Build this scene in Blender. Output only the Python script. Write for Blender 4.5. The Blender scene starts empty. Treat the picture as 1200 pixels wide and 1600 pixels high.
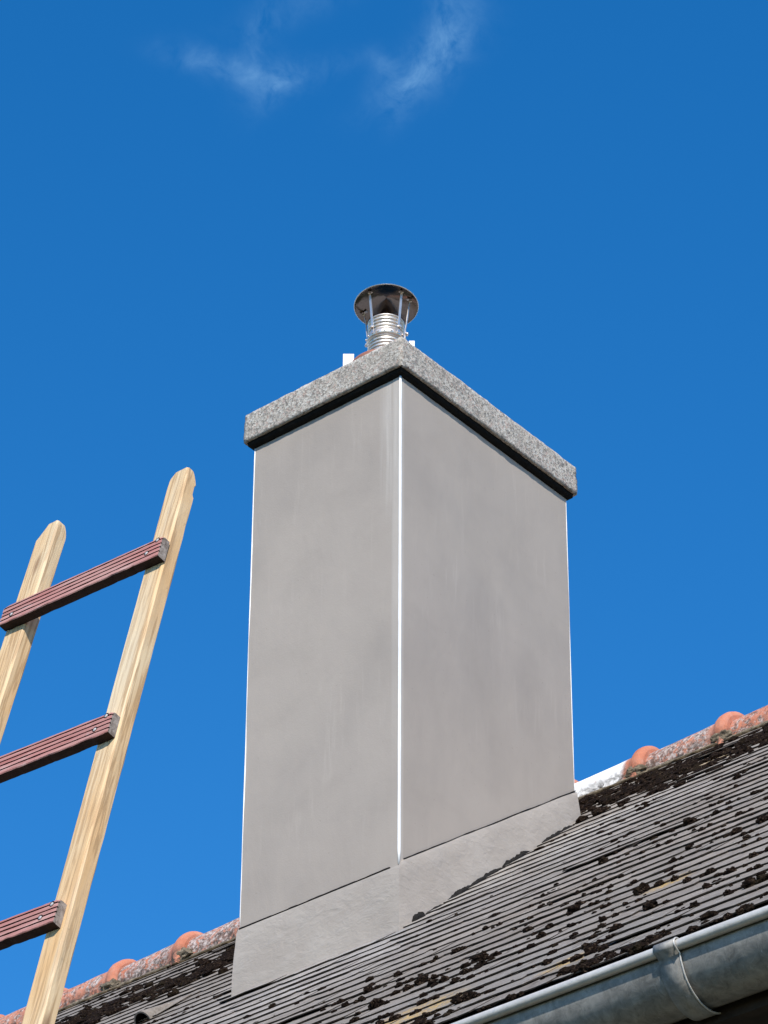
import bpy, bmesh, math, random
from math import sin, cos, tan, radians, pi, sqrt
from mathutils import Vector, Matrix, noise

random.seed(7)
R = radians
scene = bpy.context.scene

# ------------------------------------------------------------------ camera
# world: origin = foot of the chimney's near corner, x along the eave, y up-slope, z up
CAM = Vector((5.7571, -6.9731, -4.9645))
YAW, PITCH, ROLL = 0.69547, 0.61539, 0.00628
F_PX = 5722.9                      # for a picture 1200 x 1600
vdir = Vector((-sin(YAW) * cos(PITCH), cos(YAW) * cos(PITCH), sin(PITCH)))
rdir = Vector((cos(YAW), sin(YAW), 0))
udir = rdir.cross(vdir)
r2 = rdir * cos(ROLL) + udir * sin(ROLL)
u2 = -rdir * sin(ROLL) + udir * cos(ROLL)
cam_d = bpy.data.cameras.new('camera')
cam = bpy.data.objects.new('camera', cam_d)
scene.collection.objects.link(cam)
m = Matrix((r2, u2, -vdir)).transposed().to_4x4()
m.translation = CAM
cam.matrix_world = m
cam_d.sensor_fit = 'VERTICAL'
cam_d.sensor_height = 24.0
cam_d.lens = F_PX / 1600 * 24.0
cam_d.clip_start = 0.1
cam_d.clip_end = 5000
scene.camera = cam
scene.render.resolution_x = 768
scene.render.resolution_y = 1024

def proj(X):
    d = Vector(X) - CAM
    z = d.dot(vdir)
    return 600 + F_PX * d.dot(r2) / z, 800 - F_PX * d.dot(u2) / z

# ------------------------------------------------------------------ light
SUN_EL, SUN_AZ = R(42.0), R(40.0)          # azimuth from -y towards +x
sun_vec = Vector((cos(SUN_EL) * sin(SUN_AZ), -cos(SUN_EL) * cos(SUN_AZ), sin(SUN_EL)))
sd = bpy.data.lights.new('sun', 'SUN')
sd.energy = 4.6
sd.angle = R(0.53)
sd.color = (1.0, 0.94, 0.855)
sun = bpy.data.objects.new('sun', sd)
scene.collection.objects.link(sun)
sun.rotation_euler = sun_vec.to_track_quat('Z', 'Y').to_euler()

world = bpy.data.worlds.new('World')
scene.world = world
world.use_nodes = True
wn = world.node_tree
for n_ in list(wn.nodes):
    wn.nodes.remove(n_)
def W(t, **kw):
    n_ = wn.nodes.new(t)
    for k, v in kw.items():
        setattr(n_, k, v)
    return n_
wl = wn.links.new
out = W('ShaderNodeOutputWorld')
bg = W('ShaderNodeBackground')
bg.inputs['Strength'].default_value = 0.15
sky = W('ShaderNodeTexSky', sky_type='NISHITA')
sky.sun_disc = False
sky.sun_elevation = SUN_EL
sky.sun_rotation = math.atan2(sun_vec.x, sun_vec.y)
sky.altitude = 300
sky.air_density = 1.0
sky.dust_density = 0.15
sky.ozone_density = 3.0
hs = W('ShaderNodeHueSaturation')
hs.inputs['Saturation'].default_value = 1.37
hs.inputs['Hue'].default_value = 0.502
hs.inputs['Value'].default_value = 1.18
wl(sky.outputs[0], hs.inputs['Color'])
# thin cirrus wisps high in the sky, anchored to world directions
tc = W('ShaderNodeTexCoord')
def wmath(op, a, b=None, c=None):
    n_ = W('ShaderNodeMath', operation=op)
    for i, v in enumerate((a, b, c)):
        if v is None: continue
        if isinstance(v, (int, float)): n_.inputs[i].default_value = v
        else: wl(v, n_.inputs[i])
    return n_.outputs[0]
nz = W('ShaderNodeTexNoise')
nz.inputs['Scale'].default_value = 26
nz.inputs['Detail'].default_value = 4
wl(tc.outputs['Generated'], nz.inputs['Vector'])
wsub = W('ShaderNodeVectorMath', operation='SUBTRACT'); wsub.inputs[1].default_value = (.5, .5, .5)
wl(nz.outputs['Color'], wsub.inputs[0])
wsc = W('ShaderNodeVectorMath', operation='SCALE'); wsc.inputs['Scale'].default_value = 0.016
wl(wsub.outputs[0], wsc.inputs[0])
wadd = W('ShaderNodeVectorMath', operation='ADD')
wl(tc.outputs['Generated'], wadd.inputs[0]); wl(wsc.outputs[0], wadd.inputs[1])
warp = wadd.outputs[0]
SKX = Vector((0.7677, 0.6406, 0.0)).normalized()
def blob(c, ax, sx, sy, amp):
    # an elongated gaussian patch of cirrus centred on a sky direction
    c = Vector(c).normalized()
    e1 = (SKX - c * SKX.dot(c)).normalized()
    e2 = c.cross(e1)
    e2 = -e2 if e2.z < 0 else e2
    a = e1 * cos(ax) + e2 * sin(ax)
    b = -e1 * sin(ax) + e2 * cos(ax)
    outs = []
    for v, s in ((a, sx), (b, sy)):
        s1 = W('ShaderNodeVectorMath', operation='SUBTRACT'); s1.inputs[1].default_value = c
        wl(warp, s1.inputs[0])
        d1 = W('ShaderNodeVectorMath', operation='DOT_PRODUCT'); d1.inputs[1].default_value = v
        wl(s1.outputs[0], d1.inputs[0])
        q = wmath('MULTIPLY', d1.outputs['Value'], 1.0 / s)
        outs.append(wmath('MULTIPLY', q, q))
    e = wmath('POWER', 2.718, wmath('MULTIPLY', wmath('ADD', outs[0], outs[1]), -1.0))
    return wmath('MULTIPLY', e, amp)
def skydir(px, py):
    return (vdir + r2 * (px - 600) / F_PX - u2 * (py - 800) / F_PX).normalized()
blobs = [blob(skydir(*q), a, sx, sy, amp) for q, a, sx, sy, amp in (
    ((665, 100), R(38), .0150, .0058, 1.0), ((700, 45), R(70), .0120, .0065, .75), ((628, 145), R(80), .0080, .0030, .7),
    ((340, 95), R(-12), .0130, .0035, .8), ((420, 120), R(45), .0080, .0040, .75), ((405, 60), R(75), .0100, .0040, .45),
    ((470, 100), R(8), .0170, .0035, .4), ((600, 105), R(-40), .0060, .0025, .5), ((470, 5), R(20), .0190, .0040, .3))]
tot = blobs[0]
for b_ in blobs[1:]:
    tot = wmath('ADD', tot, b_)
nz2 = W('ShaderNodeTexNoise'); nz2.inputs['Scale'].default_value = 110; nz2.inputs['Detail'].default_value = 7
nz2.inputs['Roughness'].default_value = .62; nz2.inputs['Distortion'].default_value = .35
wl(warp, nz2.inputs['Vector'])
mr = W('ShaderNodeMapRange'); mr.inputs[1].default_value = .32; mr.inputs[2].default_value = .78
wl(nz2.outputs['Fac'], mr.inputs[0])
fac = wmath('MULTIPLY', wmath('MULTIPLY', tot, mr.outputs[0]), .28)
fac = wmath('MINIMUM', fac, .4)
mixw = W('ShaderNodeMixRGB')
mixw.inputs[2].default_value = (2.5, 4.6, 6.6, 1)
wl(fac, mixw.inputs[0]); wl(hs.outputs[0], mixw.inputs[1])
wl(mixw.outputs[0], bg.inputs['Color'])
wl(bg.outputs[0], out.inputs['Surface'])

vs = scene.view_settings
vs.view_transform = 'Standard'
vs.look = 'None'
vs.gamma = 1
vs.use_curve_mapping = False
vs.exposure = 0.2

# ------------------------------------------------------------------ material helpers
class Mat:
    def __init__(self, name, rough=.8, metal=0.0, spec=.4):
        self.m = bpy.data.materials.new(name)
        self.m.use_nodes = True
        self.t = self.m.node_tree
        self.b = self.t.nodes['Principled BSDF']
        self.b.inputs['Roughness'].default_value = rough
        self.b.inputs['Metallic'].default_value = metal
        self.b.inputs['Specular IOR Level'].default_value = spec
        self.tc = self.t.nodes.new('ShaderNodeTexCoord')
        self.geo = self.t.nodes.new('ShaderNodeNewGeometry')
    def N(self, t, **kw):
        n = self.t.nodes.new(t)
        for k, v in kw.items(): setattr(n, k, v)
        return n
    def L(self, a, b): self.t.links.new(a, b)
    def co(self, space='world', scale=(1, 1, 1), rot=(0, 0, 0), loc=(0, 0, 0)):
        src = self.geo.outputs['Position'] if space == 'world' else self.tc.outputs['Object']
        mp = self.N('ShaderNodeMapping')
        mp.inputs['Scale'].default_value = scale
        mp.inputs['Rotation'].default_value = rot
        mp.inputs['Location'].default_value = loc
        self.L(src, mp.inputs['Vector'])
        return mp.outputs[0]
    def noise(self, co, s, d=5, r=.55, dist=0, lo=0, hi=1):
        n = self.N('ShaderNodeTexNoise')
        n.inputs['Scale'].default_value = s
        n.inputs['Detail'].default_value = d
        n.inputs['Roughness'].default_value = r
        n.inputs['Distortion'].default_value = dist
        self.L(co, n.inputs['Vector'])
        return self.rng(n.outputs['Fac'], lo, hi) if (lo, hi) != (0, 1) else n.outputs['Fac']
    def voro(self, co, s, feature='F1', outp='Distance', rand=1.0):
        n = self.N('ShaderNodeTexVoronoi', feature=feature)
        n.inputs['Scale'].default_value = s
        n.inputs['Randomness'].default_value = rand
        self.L(co, n.inputs['Vector'])
        return n.outputs[outp]
    def rng(self, v, a, b, c=0, d=1):
        n = self.N('ShaderNodeMapRange')
        for i, x in enumerate((a, b, c, d)): n.inputs[i + 1].default_value = x
        self.L(v, n.inputs[0])
        return n.outputs[0]
    def math(self, op, a, b=None):
        n = self.N('ShaderNodeMath', operation=op)
        for i, v in enumerate((a, b)):
            if v is None: continue
            if isinstance(v, (int, float)): n.inputs[i].default_value = v
            else: self.L(v, n.inputs[i])
        return n.outputs[0]
    def mix(self, f, a, b):
        n = self.N('ShaderNodeMixRGB')
        for i, v in enumerate((f, a, b)):
            if isinstance(v, (int, float)): n.inputs[i].default_value = v
            elif isinstance(v, tuple): n.inputs[i].default_value = (*v, 1)
            else: self.L(v, n.inputs[i])
        return n.outputs[0]
    def color(self, c):
        if isinstance(c, tuple): self.b.inputs['Base Color'].default_value = (*c, 1)
        else: self.L(c, self.b.inputs['Base Color'])
    def rough(self, v): self.L(v, self.b.inputs['Roughness'])
    def bump(self, h, strength=.3, dist=.01, prev=None):
        n = self.N('ShaderNodeBump')
        n.inputs['Strength'].default_value = strength
        n.inputs['Distance'].default_value = dist
        self.L(h, n.inputs['Height'])
        if prev is not None: self.L(prev, n.inputs['Normal'])
        self.L(n.outputs[0], self.b.inputs['Normal'])
        return n.outputs[0]
    def spot(self, p, r, soft=.5):
        # 1 inside a blot of radius r around world point p
        n = self.N('ShaderNodeVectorMath', operation='DISTANCE')
        self.L(self.geo.outputs['Position'], n.inputs[0])
        n.inputs[1].default_value = p
        return self.rng(n.outputs['Value'], r, r * soft)

TH = 0.71254                    # roof pitch
UR = Vector((0, cos(TH), sin(TH)))   # up-slope
NR = Vector((0, -sin(TH), cos(TH)))  # roof normal
def roofpt(x, u, h=0.0):
    return Vector((x, 0, 0)) + UR * u + NR * h

# grey render on the chimney
def render_mat(name, base, smear):
    M = Mat(name, .78, 0, .35)
    w = M.co()
    big = M.noise(w, 1.6, 5, .55, .4, .3, .7)
    mid = M.noise(M.co(scale=(1, 1, .5)), 6, 6, .55, .2, .3, .72)
    fine = M.noise(w, 160, 4, .6, 0, .2, .8)
    a = tuple(c * .90 for c in base); b = tuple(c * 1.10 for c in base)
    c1 = M.mix(big, a, b)
    c2 = M.mix(M.math('MULTIPLY', mid, .46), c1, tuple(c * 1.16 for c in base))
    # darker damp trowel clouds
    tr = M.noise(M.co(scale=(1, 1, 1.4), rot=(.3, .5, .2)), 4.2, 6, .6, .3, .50, .72)
    c2 = M.mix(M.math('MULTIPLY', tr, .20), c2, tuple(c * .74 for c in base))
    stk = M.noise(M.co(scale=(34, 34, 3.2), rot=(.25, .18, 0)), 1.0, 5, .65, .4, .56, .72)
    c2 = M.mix(M.math('MULTIPLY', M.math('MULTIPLY', stk, M.noise(w, 2.6, 3, .5, 0, .42, .62)), .42), c2, tuple(min(1, c * 1.32) for c in base))
    pits = M.noise(w, 90, 2, .5, 0, .70, .76)
    c3 = M.mix(M.math('MULTIPLY', pits, .35), c2, tuple(c * .6 for c in base))
    if smear:
        sep = M.N('ShaderNodeSeparateXYZ'); M.L(M.geo.outputs['Position'], sep.inputs[0])
        x, y, z = sep.outputs
        onleft = M.rng(y, .004, .001)
        ns = M.noise(M.co(scale=(40, 40, 1.3)), 1.0, 5, .6, .3, .34, .62)
        edge = M.noise(M.co(scale=(0, 0, 1)), 3.0, 4, .6, 0, .3, .7)
        # light skim of fresh finish dragged down beside the corner bead
        band1 = M.math('MULTIPLY', M.rng(x, -.034, -.024), M.rng(z, .5, 1.75, .12, .9))
        band2 = M.math('MULTIPLY', M.math('MULTIPLY', M.rng(x, -.085, -.05), M.rng(z, 1.38, 1.62)), ns)
        s = M.math('MAXIMUM', M.math('MULTIPLY', band1, M.rng(edge, 0, 1, .55, 1)), M.math('MULTIPLY', band2, .85))
        s = M.math('MULTIPLY', s, onleft)
        rb = M.math('MULTIPLY', M.math('MULTIPLY', M.rng(y, .022, .014), M.rng(x, -.004, -.001)), .5)
        s = M.math('MAXIMUM', s, rb)
        c3 = M.mix(M.math('MULTIPLY', s, .62), c3, (.56, .52, .47))
    M.color(c3)
    n1 = M.bump(fine, .12, .002)
    n2 = M.bump(mid, .10, .012, n1)
    M.bump(M.noise(M.co(scale=(1, 1, .7)), 16, 5, .55, .3), .08, .01, n2)
    M.rough(M.rng(big, 0, 1, .68, .88))
    return M.m
GREY = (.352, .305, .262)
M_render = render_mat('grey_render', GREY, True)
def plinth_mat():
    M = Mat('base_render_coat', .82, 0, .3)
    w = M.co()
    big = M.noise(w, 3.2, 6, .6, .8, .3, .7)
    c = M.mix(big, (.333, .290, .250), (.398, .352, .306))
    tr = M.noise(M.co(scale=(1, 1, 1.8)), 9, 5, .6, .4, .46, .74)
    c = M.mix(M.math('MULTIPLY', tr, .3), c, (.43, .39, .35))
    dk = M.noise(M.co(scale=(1, 1, 2.6), loc=(3, 1, 4)), 16, 5, .65, .6, .60, .72)
    c = M.mix(M.math('MULTIPLY', dk, .35), c, (.27, .25, .235))
    M.color(c)
    n1 = M.bump(M.noise(w, 120, 4, .6), .2, .003)
    n2 = M.bump(tr, .24, .006, n1)
    M.bump(M.noise(M.co(scale=(1, 1, 1.6)), 20, 5, .65, .5), .32, .010, n2)
    return M.m
M_plinth = plinth_mat()

def cap_mat():
    M = Mat('coarse_concrete', .9, 0, .25)
    w = M.co()
    v = M.voro(w, 130, 'F1', 'Color')
    sp = M.N('ShaderNodeSeparateColor'); M.L(v, sp.inputs[0])
    wn_ = M.noise(w, 120, 5, .75, 1.5, .36, .62)
    c = M.mix(wn_, (.15, .128, .105), (.66, .60, .52))
    c = M.mix(M.math('MULTIPLY', M.rng(sp.outputs[0], .72, .8), .55), c, (.60, .585, .53))
    c = M.mix(M.math('MULTIPLY', M.rng(sp.outputs[1], .75, .8), .6), c, (.10, .095, .09))
    c = M.mix(M.math('MULTIPLY', M.rng(sp.outputs[2], .86, .9), .35), c, (.44, .25, .2))
    big = M.noise(w, 9, 4, .6, .3, .35, .7)
    c = M.mix(M.math('MULTIPLY', big, .42), c, (.26, .23, .195))
    M.color(c)
    n1 = M.bump(M.noise(w, 170, 5, .7), .45, .005)
    M.bump(M.voro(w, 130), .25, .004, n1)
    return M.m
M_cap = cap_mat()

def simple(name, c, rough=.8, metal=0, spec=.4, var=.15, s=20, bump=.1, bs=60):
    M = Mat(name, rough, metal, spec)
    w = M.co()
    f = M.noise(w, s, 5, .6, .3, .3, .7)
    M.color(M.mix(f, tuple(x * (1 - var) for x in c), tuple(min(1, x * (1 + var)) for x in c)))
    if bump: M.bump(M.noise(w, bs, 4, .6), bump, .004)
    return M.m
M_shadeblack = simple('shade_black', (.012, .011, .010), .95, 0, .1, .3, 60, .8, 90)  # near-black that paints shade under the cap and inside the vent
M_pvc = simple('white_corner_bead', (.80, .79, .76), .5, 0, .4, .12, 14, .05)
M_lead = simple('dark_flashing', (.013, .012, .011), .9, 0, .15, .5, 90, .7, 120)
M_white = simple('white_board', (.86, .86, .84), .6, 0, .4, .03, 30, .05)
M_clay_collar = simple('clay_liner', (.30, .125, .085), .8, 0, .3, .2, 40, .2)

def steel(name, c, rough, rv=.12, smudge=.0):
    M = Mat(name, rough, 1.0, .5)
    w = M.co('object')
    f = M.noise(w, 35, 5, .65, .8, .3, .7)
    M.color(M.mix(f, tuple(x * .86 for x in c), c))
    M.rough(M.rng(f, 0, 1, rough - rv * .4, rough + rv))
    M.bump(M.noise(w, 25, 3, .5, .5), .12, .01)
    return M.m
M_steel = steel('stainless_steel', (.86, .77, .68), .36)
M_steel.node_tree.nodes['Principled BSDF'].inputs['Metallic'].default_value = .8
M_hat = steel('cowl_steel', (.24, .205, .185), .12, .10)
M_hatrim = steel('cowl_rim_steel', (.78, .77, .76), .22)

def zinc_mat():
    M = Mat('weathered_zinc', .5, .1, .3)
    w = M.co()
    f = M.noise(w, 7, 7, .68, .7, .34, .66)
    f2 = M.noise(w, 38, 6, .7, .8, .35, .68)
    f3 = M.noise(M.co(scale=(1, 1, 1)), 150, 4, .7, .3, .3, .7)
    c = M.mix(f, (.125, .120, .110), (.30, .285, .262))
    c = M.mix(M.math('MULTIPLY', f2, .6), c, (.45, .43, .39))
    sc = M.noise(M.co(scale=(1, .35, .35), rot=(0, 0, .5)), 95, 5, .75, 1.5, .56, .66)
    c = M.mix(M.math('MULTIPLY', sc, .45), c, (.11, .105, .095))
    dr = M.noise(M.co(scale=(30, 2.5, 2.5)), 1.0, 5, .65, .5, .54, .70)
    c = M.mix(M.math('MULTIPLY', dr, .35), c, (.12, .115, .10))
    c = M.mix(M.math('MULTIPLY', M.noise(w, 17, 6, .7, 1.5, .60, .70), .5), c, (.17, .20, .21))
    c = M.mix(M.math('MULTIPLY', M.noise(w, 60, 3, .6, 3, .70, .74), .6), c, (.72, .72, .70))
    M.color(c)
    M.rough(M.rng(M.math('ADD', M.math('MULTIPLY', f2, .6), M.math('MULTIPLY', f3, .4)), 0, 1, .42, .68))
    n1 = M.bump(M.noise(w, 5, 4, .5, .4), .25, .03)
    M.bump(f2, .16, .002, n1)
    return M.m
M_zinc = zinc_mat()
def bead_zinc_mat():
    M = Mat('bright_zinc_edge', .40, .15, .5)
    w = M.co(scale=(1, 1, 1))
    f = M.noise(w, 22, 6, .7, .7, .32, .68)
    c = M.mix(f, (.48, .45, .41), (.62, .59, .54))
    c = M.mix(M.math('MULTIPLY', M.noise(w, 120, 4, .7, .5, .56, .7), .4), c, (.33, .35, .37))
    M.color(c); M.bump(f, .15, .003)
    return M.m
M_beadz = bead_zinc_mat()

# roof slates: grey fibre cement, pale dust close to the chimney, lichen spots, dirt
def tile_mat():
    M = Mat('grey_fibre_cement', .88, 0, .25)
    w = M.co()
    ob = M.N('ShaderNodeObjectInfo')
    big = M.noise(w, 1.3, 5, .6, .5, .3, .7)
    c = M.mix(big, (.285, .240, .200), (.40, .352, .302))
    mid = M.noise(w, 9, 6, .65, .8, .36, .66)
    c = M.mix(M.math('MULTIPLY', mid, .5), c, (.29, .24, .195))
    # bluish wetter-looking algae film towards the eave
    sep = M.N('ShaderNodeSeparateXYZ'); M.L(M.geo.outputs['Position'], sep.inputs[0])
    eave = M.math('MULTIPLY', M.rng(sep.outputs[1], -.7, -1.6), M.noise(w, 2.5, 4, .6, .3, .3, .6))
    c = M.mix(M.math('MULTIPLY', eave, .6), c, (.215, .205, .190))
    # cement dust washed down from the work on the chimney
    d1 = M.N('ShaderNodeVectorMath', operation='DISTANCE'); M.L(M.co(scale=(1, 1, 0)), d1.inputs[0]); d1.inputs[1].default_value = (-.15, .0, 0)
    dust = M.rng(d1.outputs['Value'], 1.15, .25)
    d2 = M.N('ShaderNodeVectorMath', operation='DISTANCE'); M.L(M.co(scale=(1, 1, 0)), d2.inputs[0]); d2.inputs[1].default_value = (.22, .45, 0)
    dust = M.math('MAXIMUM', dust, M.rng(d2.outputs['Value'], .75, .2))
    dust = M.math('MULTIPLY', dust, M.noise(M.co(scale=(.7, 1.4, 1)), 6, 5, .6, .6, .22, .60))
    c = M.mix(M.math('MULTIPLY', dust, .75), c, (.56, .53, .49))
    # speckle and grain
    brn = M.noise(M.co(scale=(.6, 1, 1), loc=(8, 3, 2)), 4.5, 5, .65, .5, .48, .66)
    c = M.mix(M.math('MULTIPLY', brn, .45), c, (.215, .160, .118))
    g = M.noise(w, 210, 4, .7, .4, .35, .66)
    c = M.mix(M.math('MULTIPLY', g, .33), c, (.085, .075, .066))
    # grime patches
    gr = M.noise(M.co(scale=(1, 1, 1), loc=(4, 2, 9)), 15, 6, .72, 1.1, .53, .66)
    c = M.mix(M.math('MULTIPLY', gr, .75), c, (.075, .060, .048))
    # white crustose lichen
    lw = M.math('MULTIPLY', M.noise(w, 48, 4, .6, 2.2, .66, .70), M.noise(w, 3.1, 3, .6, .4, .40, .56))
    c = M.mix(M.math('MULTIPLY', lw, .8), c, (.50, .50, .46))
    mm = M.noise(M.co(loc=(2, 9, 5)), 38, 5, .75, .8, .40, .64)
    c = M.mix(M.math('MULTIPLY', mm, .40), c, (.15, .125, .10))
    lw2 = M.noise(M.co(loc=(5, 5, 5)), 70, 3, .6, 1.0, .655, .69)
    c = M.mix(M.math('MULTIPLY', lw2, .7), c, (.60, .58, .53))
    # ochre lichen blots
    n1 = M.noise(w, 62, 5, .75, 1.2, .46, .58)
    oc = None
    for (x, u, r) in ((1.235, -1.93, .17), (1.31, -1.95, .10), (1.15, -1.92, .10), (1.62, -1.33, .075), (2.3, -1.9, .10), (2.42, -2.02, .09), (1.72, -2.03, .08), (-.9, 1.25, .06), (.42, 1.33, .12), (.9, 1.1, .08)):
        s = M.spot(tuple(roofpt(x, u)), r, .35)
        oc = s if oc is None else M.math('MAXIMUM', oc, s)
    oc = M.math('MULTIPLY', oc, n1)
    c = M.mix(M.math('MULTIPLY', oc, .9), c, (.60, .36, .065))
    # per-piece variation
    c = M.mix(M.rng(ob.outputs['Random'], 0, 1, .0, .28), c, (.11, .10, .09))
    M.color(c)
    na = M.bump(g, .35, .003)
    M.bump(M.noise(w, 40, 5, .65, .6), .35, .008, na)
    return M.m
M_tile = tile_mat()
M_tileedge = simple('tile_edge_grime_shade', (.048, .038, .030), .95, 0, .15, .5, 60, .5)  # grime on the slate edges, with their shade darkened into the colour

def ridge_mat(name, crust, white):
    M = Mat(name, .85, 0, .3)
    w = M.co()
    f = M.noise(w, 9, 5, .6, .5, .3, .7)
    c = M.mix(f, (.47, .155, .085), (.57, .235, .145))
    pk = M.noise(w, 26, 5, .65, .6, .45, .65)
    c = M.mix(M.math('MULTIPLY', pk, .35), c, (.55, .32, .25))
    # grey-white crust on the upper body, cleaner at the flared collar
    sep = M.N('ShaderNodeSeparateXYZ'); M.L(M.tc.outputs['Object'], sep.inputs[0])
    body = M.rng(sep.outputs[0], .285, .255)
    cr = M.noise(w, 24, 6, .72, 1.4, .53 - crust, .60 - crust)
    cr = M.math('MULTIPLY', cr, body)
    cc = M.mix(M.noise(w, 75, 4, .65, .5, .42, .60), (.13, .10, .085), (.60, .54, .50))
    c = M.mix(M.math('MULTIPLY', cr, .85), c, cc)
    dm = M.noise(M.co(loc=(1, 7, 3)), 42, 5, .7, 1.5, .56, .62)
    c = M.mix(M.math('MULTIPLY', M.math('MULTIPLY', dm, body), .8), c, (.07, .05, .04))
    if white:
        wp = M.math('MULTIPLY', M.noise(w, 12, 5, .6, 1.0, .30, .36), M.rng(sep.outputs[0], .27, .25))
        c = M.mix(wp, c, (.88, .86, .84))
    # dark moss stain low on the flank
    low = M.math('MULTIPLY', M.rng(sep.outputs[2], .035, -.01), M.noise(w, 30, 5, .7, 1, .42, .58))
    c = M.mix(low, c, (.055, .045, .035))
    M.color(c)
    M.bump(M.noise(w, 55, 5, .7, .5), .5, .006)
    return M.m
M_ridge = ridge_mat('terracotta_ridge', .04, False)
M_ridge2 = ridge_mat('terracotta_ridge_crusted', .12, False)
M_ridgew = ridge_mat('terracotta_ridge_whitened', .03, True)
M_mortar = simple('old_mortar', (.165, .132, .092), .95, 0, .2, .75, 55, 1.0, 110)

def moss_mat():
    M = Mat('dark_moss', 1.0, 0, .05)
    w = M.co()
    c = M.mix(M.noise(w, 90, 5, .75, .8, .38, .68), (.0040, .0026, .0020), (.030, .018, .012))
    c = M.mix(M.math('MULTIPLY', M.noise(w, 150, 3, .7, .8, .56, .66), .8), c, (.13, .088, .058))
    c = M.mix(M.math('MULTIPLY', M.noise(w, 14, 3, .6, .5, .56, .7), .7), c, (.032, .024, .013))
    M.color(c)
    M.bump(M.noise(w, 180, 4, .7), 1.0, .012)
    return M.m
M_moss = moss_mat()

def pine_mat():
    M = Mat('pale_pine', .62, 0, .35)
    o = M.co('object', scale=(1, 1, .055))
    ring = M.N('ShaderNodeTexWave', wave_type='RINGS', rings_direction='Z')
    oi = M.N('ShaderNodeObjectInfo')
    ad = M.N('ShaderNodeVectorMath', operation='ADD'); M.L(o, ad.inputs[0])
    off = M.N('ShaderNodeVectorMath', operation='SCALE'); off.inputs[0].default_value = (.11, .07, .13); M.L(oi.outputs['Random'], off.inputs['Scale'])
    M.L(off.outputs[0], ad.inputs[1])
    ring.inputs['Scale'].default_value = 15
    ring.inputs['Distortion'].default_value = 9.0
    ring.inputs['Detail'].default_value = 3
    ring.inputs['Detail Scale'].default_value = 5
    M.L(ad.outputs[0], ring.inputs['Vector'])
    g = M.math('ADD', M.math('MULTIPLY', M.rng(ring.outputs['Fac'], .1, .9), .45), M.math('MULTIPLY', M.rng(ring.outputs['Fac'], .72, .97), .75))
    big = M.noise(M.co('object', scale=(6, 6, 1.6)), 1.0, 4, .6, .6, .35, .65)
    base = M.mix(big, (.66, .41, .19), (.70, .54, .33))
    c = M.mix(M.math('MULTIPLY', g, .60), base, (.40, .24, .11))
    streak = M.noise(M.co('object', scale=(60, 60, 2.2)), 1.0, 6, .7, .5, .50, .70)
    c = M.mix(M.math('MULTIPLY', streak, .42), c, (.40, .27, .16))
    pale = M.noise(M.co('object', scale=(22, 22, .8), loc=(3, 4, 5)), 1.0, 5, .65, .4, .5, .66)
    c = M.mix(M.math('MULTIPLY', pale, .35), c, (.72, .62, .45))
    kn = M.voro(M.co('object', scale=(9, 9, 3.0), loc=(.3, 1.7, .9)), 1.0)
    knot = M.rng(kn, .17, .07)
    c = M.mix(M.math('MULTIPLY', knot, .8), c, (.25, .14, .07))
    spots = M.noise(M.co('object', scale=(45, 45, 20)), 1.0, 3, .6, .3, .70, .76)
    c = M.mix(M.math('MULTIPLY', spots, .5), c, (.22, .16, .11))
    M.color(c)
    M.bump(M.math('ADD', M.math('MULTIPLY', streak, .7), M.noise(M.co('object', scale=(180, 180, 9)), 1.0, 4, .7)), .35, .002)
    return M.m
M_pine = pine_mat()

def rung_mat():
    M = Mat('red_brown_stained_decking', .55, 0, .45)
    st = M.noise(M.co('object', scale=(3, 60, 60)), 1.0, 6, .7, .4, .32, .70)
    c = M.mix(st, (.33, .125, .095), (.58, .33, .28))
    big = M.noise(M.co('object', scale=(4, 18, 18), loc=(2, 5, 1)), 1.0, 4, .6, .4, .38, .66)
    c = M.mix(M.math('MULTIPLY', big, .55), c, (.42, .13, .105))
    wear = M.noise(M.co('object', scale=(9, 40, 40), loc=(7, 1, 3)), 1.0, 6, .72, 1.0, .56, .72)
    c = M.mix(M.math('MULTIPLY', wear, .65), c, (.58, .46, .41))
    M.color(c)
    M.bump(st, .3, .002)
    return M.m
M_rung = rung_mat()
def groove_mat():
    return simple('dark_groove', (.055, .012, .012), .8, 0, .2, .4, 30, .1)  # darker red inside the rung grooves
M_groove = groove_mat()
M_rungshade = simple('rung_underside_shade', (.026, .011, .009), .7, 0, .3, .35, 30, .3)  # rung bottoms coloured near-black to carry their shade
def endgrain_mat():
    M = Mat('grey_end_grain', .85, 0, .25)
    c = M.mix(M.noise(M.co('object', scale=(1, 60, 60)), 1.0, 5, .7, .8, .35, .68), (.17, .13, .105), (.40, .34, .29))
    c = M.mix(M.noise(M.co('object', scale=(1, 220, 50)), 1.0, 4, .7, .3, .58, .66), c, (.08, .06, .05))
    M.color(c); M.bump(M.noise(M.co('object'), 300, 3, .6), .3, .002)
    return M.m
M_end = endgrain_mat()
M_screw = simple('screw_zinc', (.62, .56, .50), .4, .25, .5, .1, 80, 0)
M_holeshade = simple('screw_recess_shade', (.012, .008, .008), .9, 0, .1, .2, 40, 0)  # shade of a screw recess, painted as a flat dark disc
M_fascia = simple('dark_brown_boards', (.030, .020, .014), .8, 0, .3, .4, 14, .3)
M_wall = simple('cream_wall_render', (.30, .27, .22), .9, 0, .2, .1, 3, .3)
def ground_mat():
    M = Mat('yard_grass', 1.0, 0, .1)
    w = M.co()
    c = M.mix(M.noise(w, .6, 6, .6, .5, .35, .65), (.050, .060, .024), (.10, .085, .055))
    c = M.mix(M.noise(w, 9, 5, .7, .3, .4, .65), c, (.035, .045, .018))
    M.color(c); M.bump(M.noise(w, 25, 5, .7), .8, .05)
    return M.m
M_ground = ground_mat()

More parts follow.
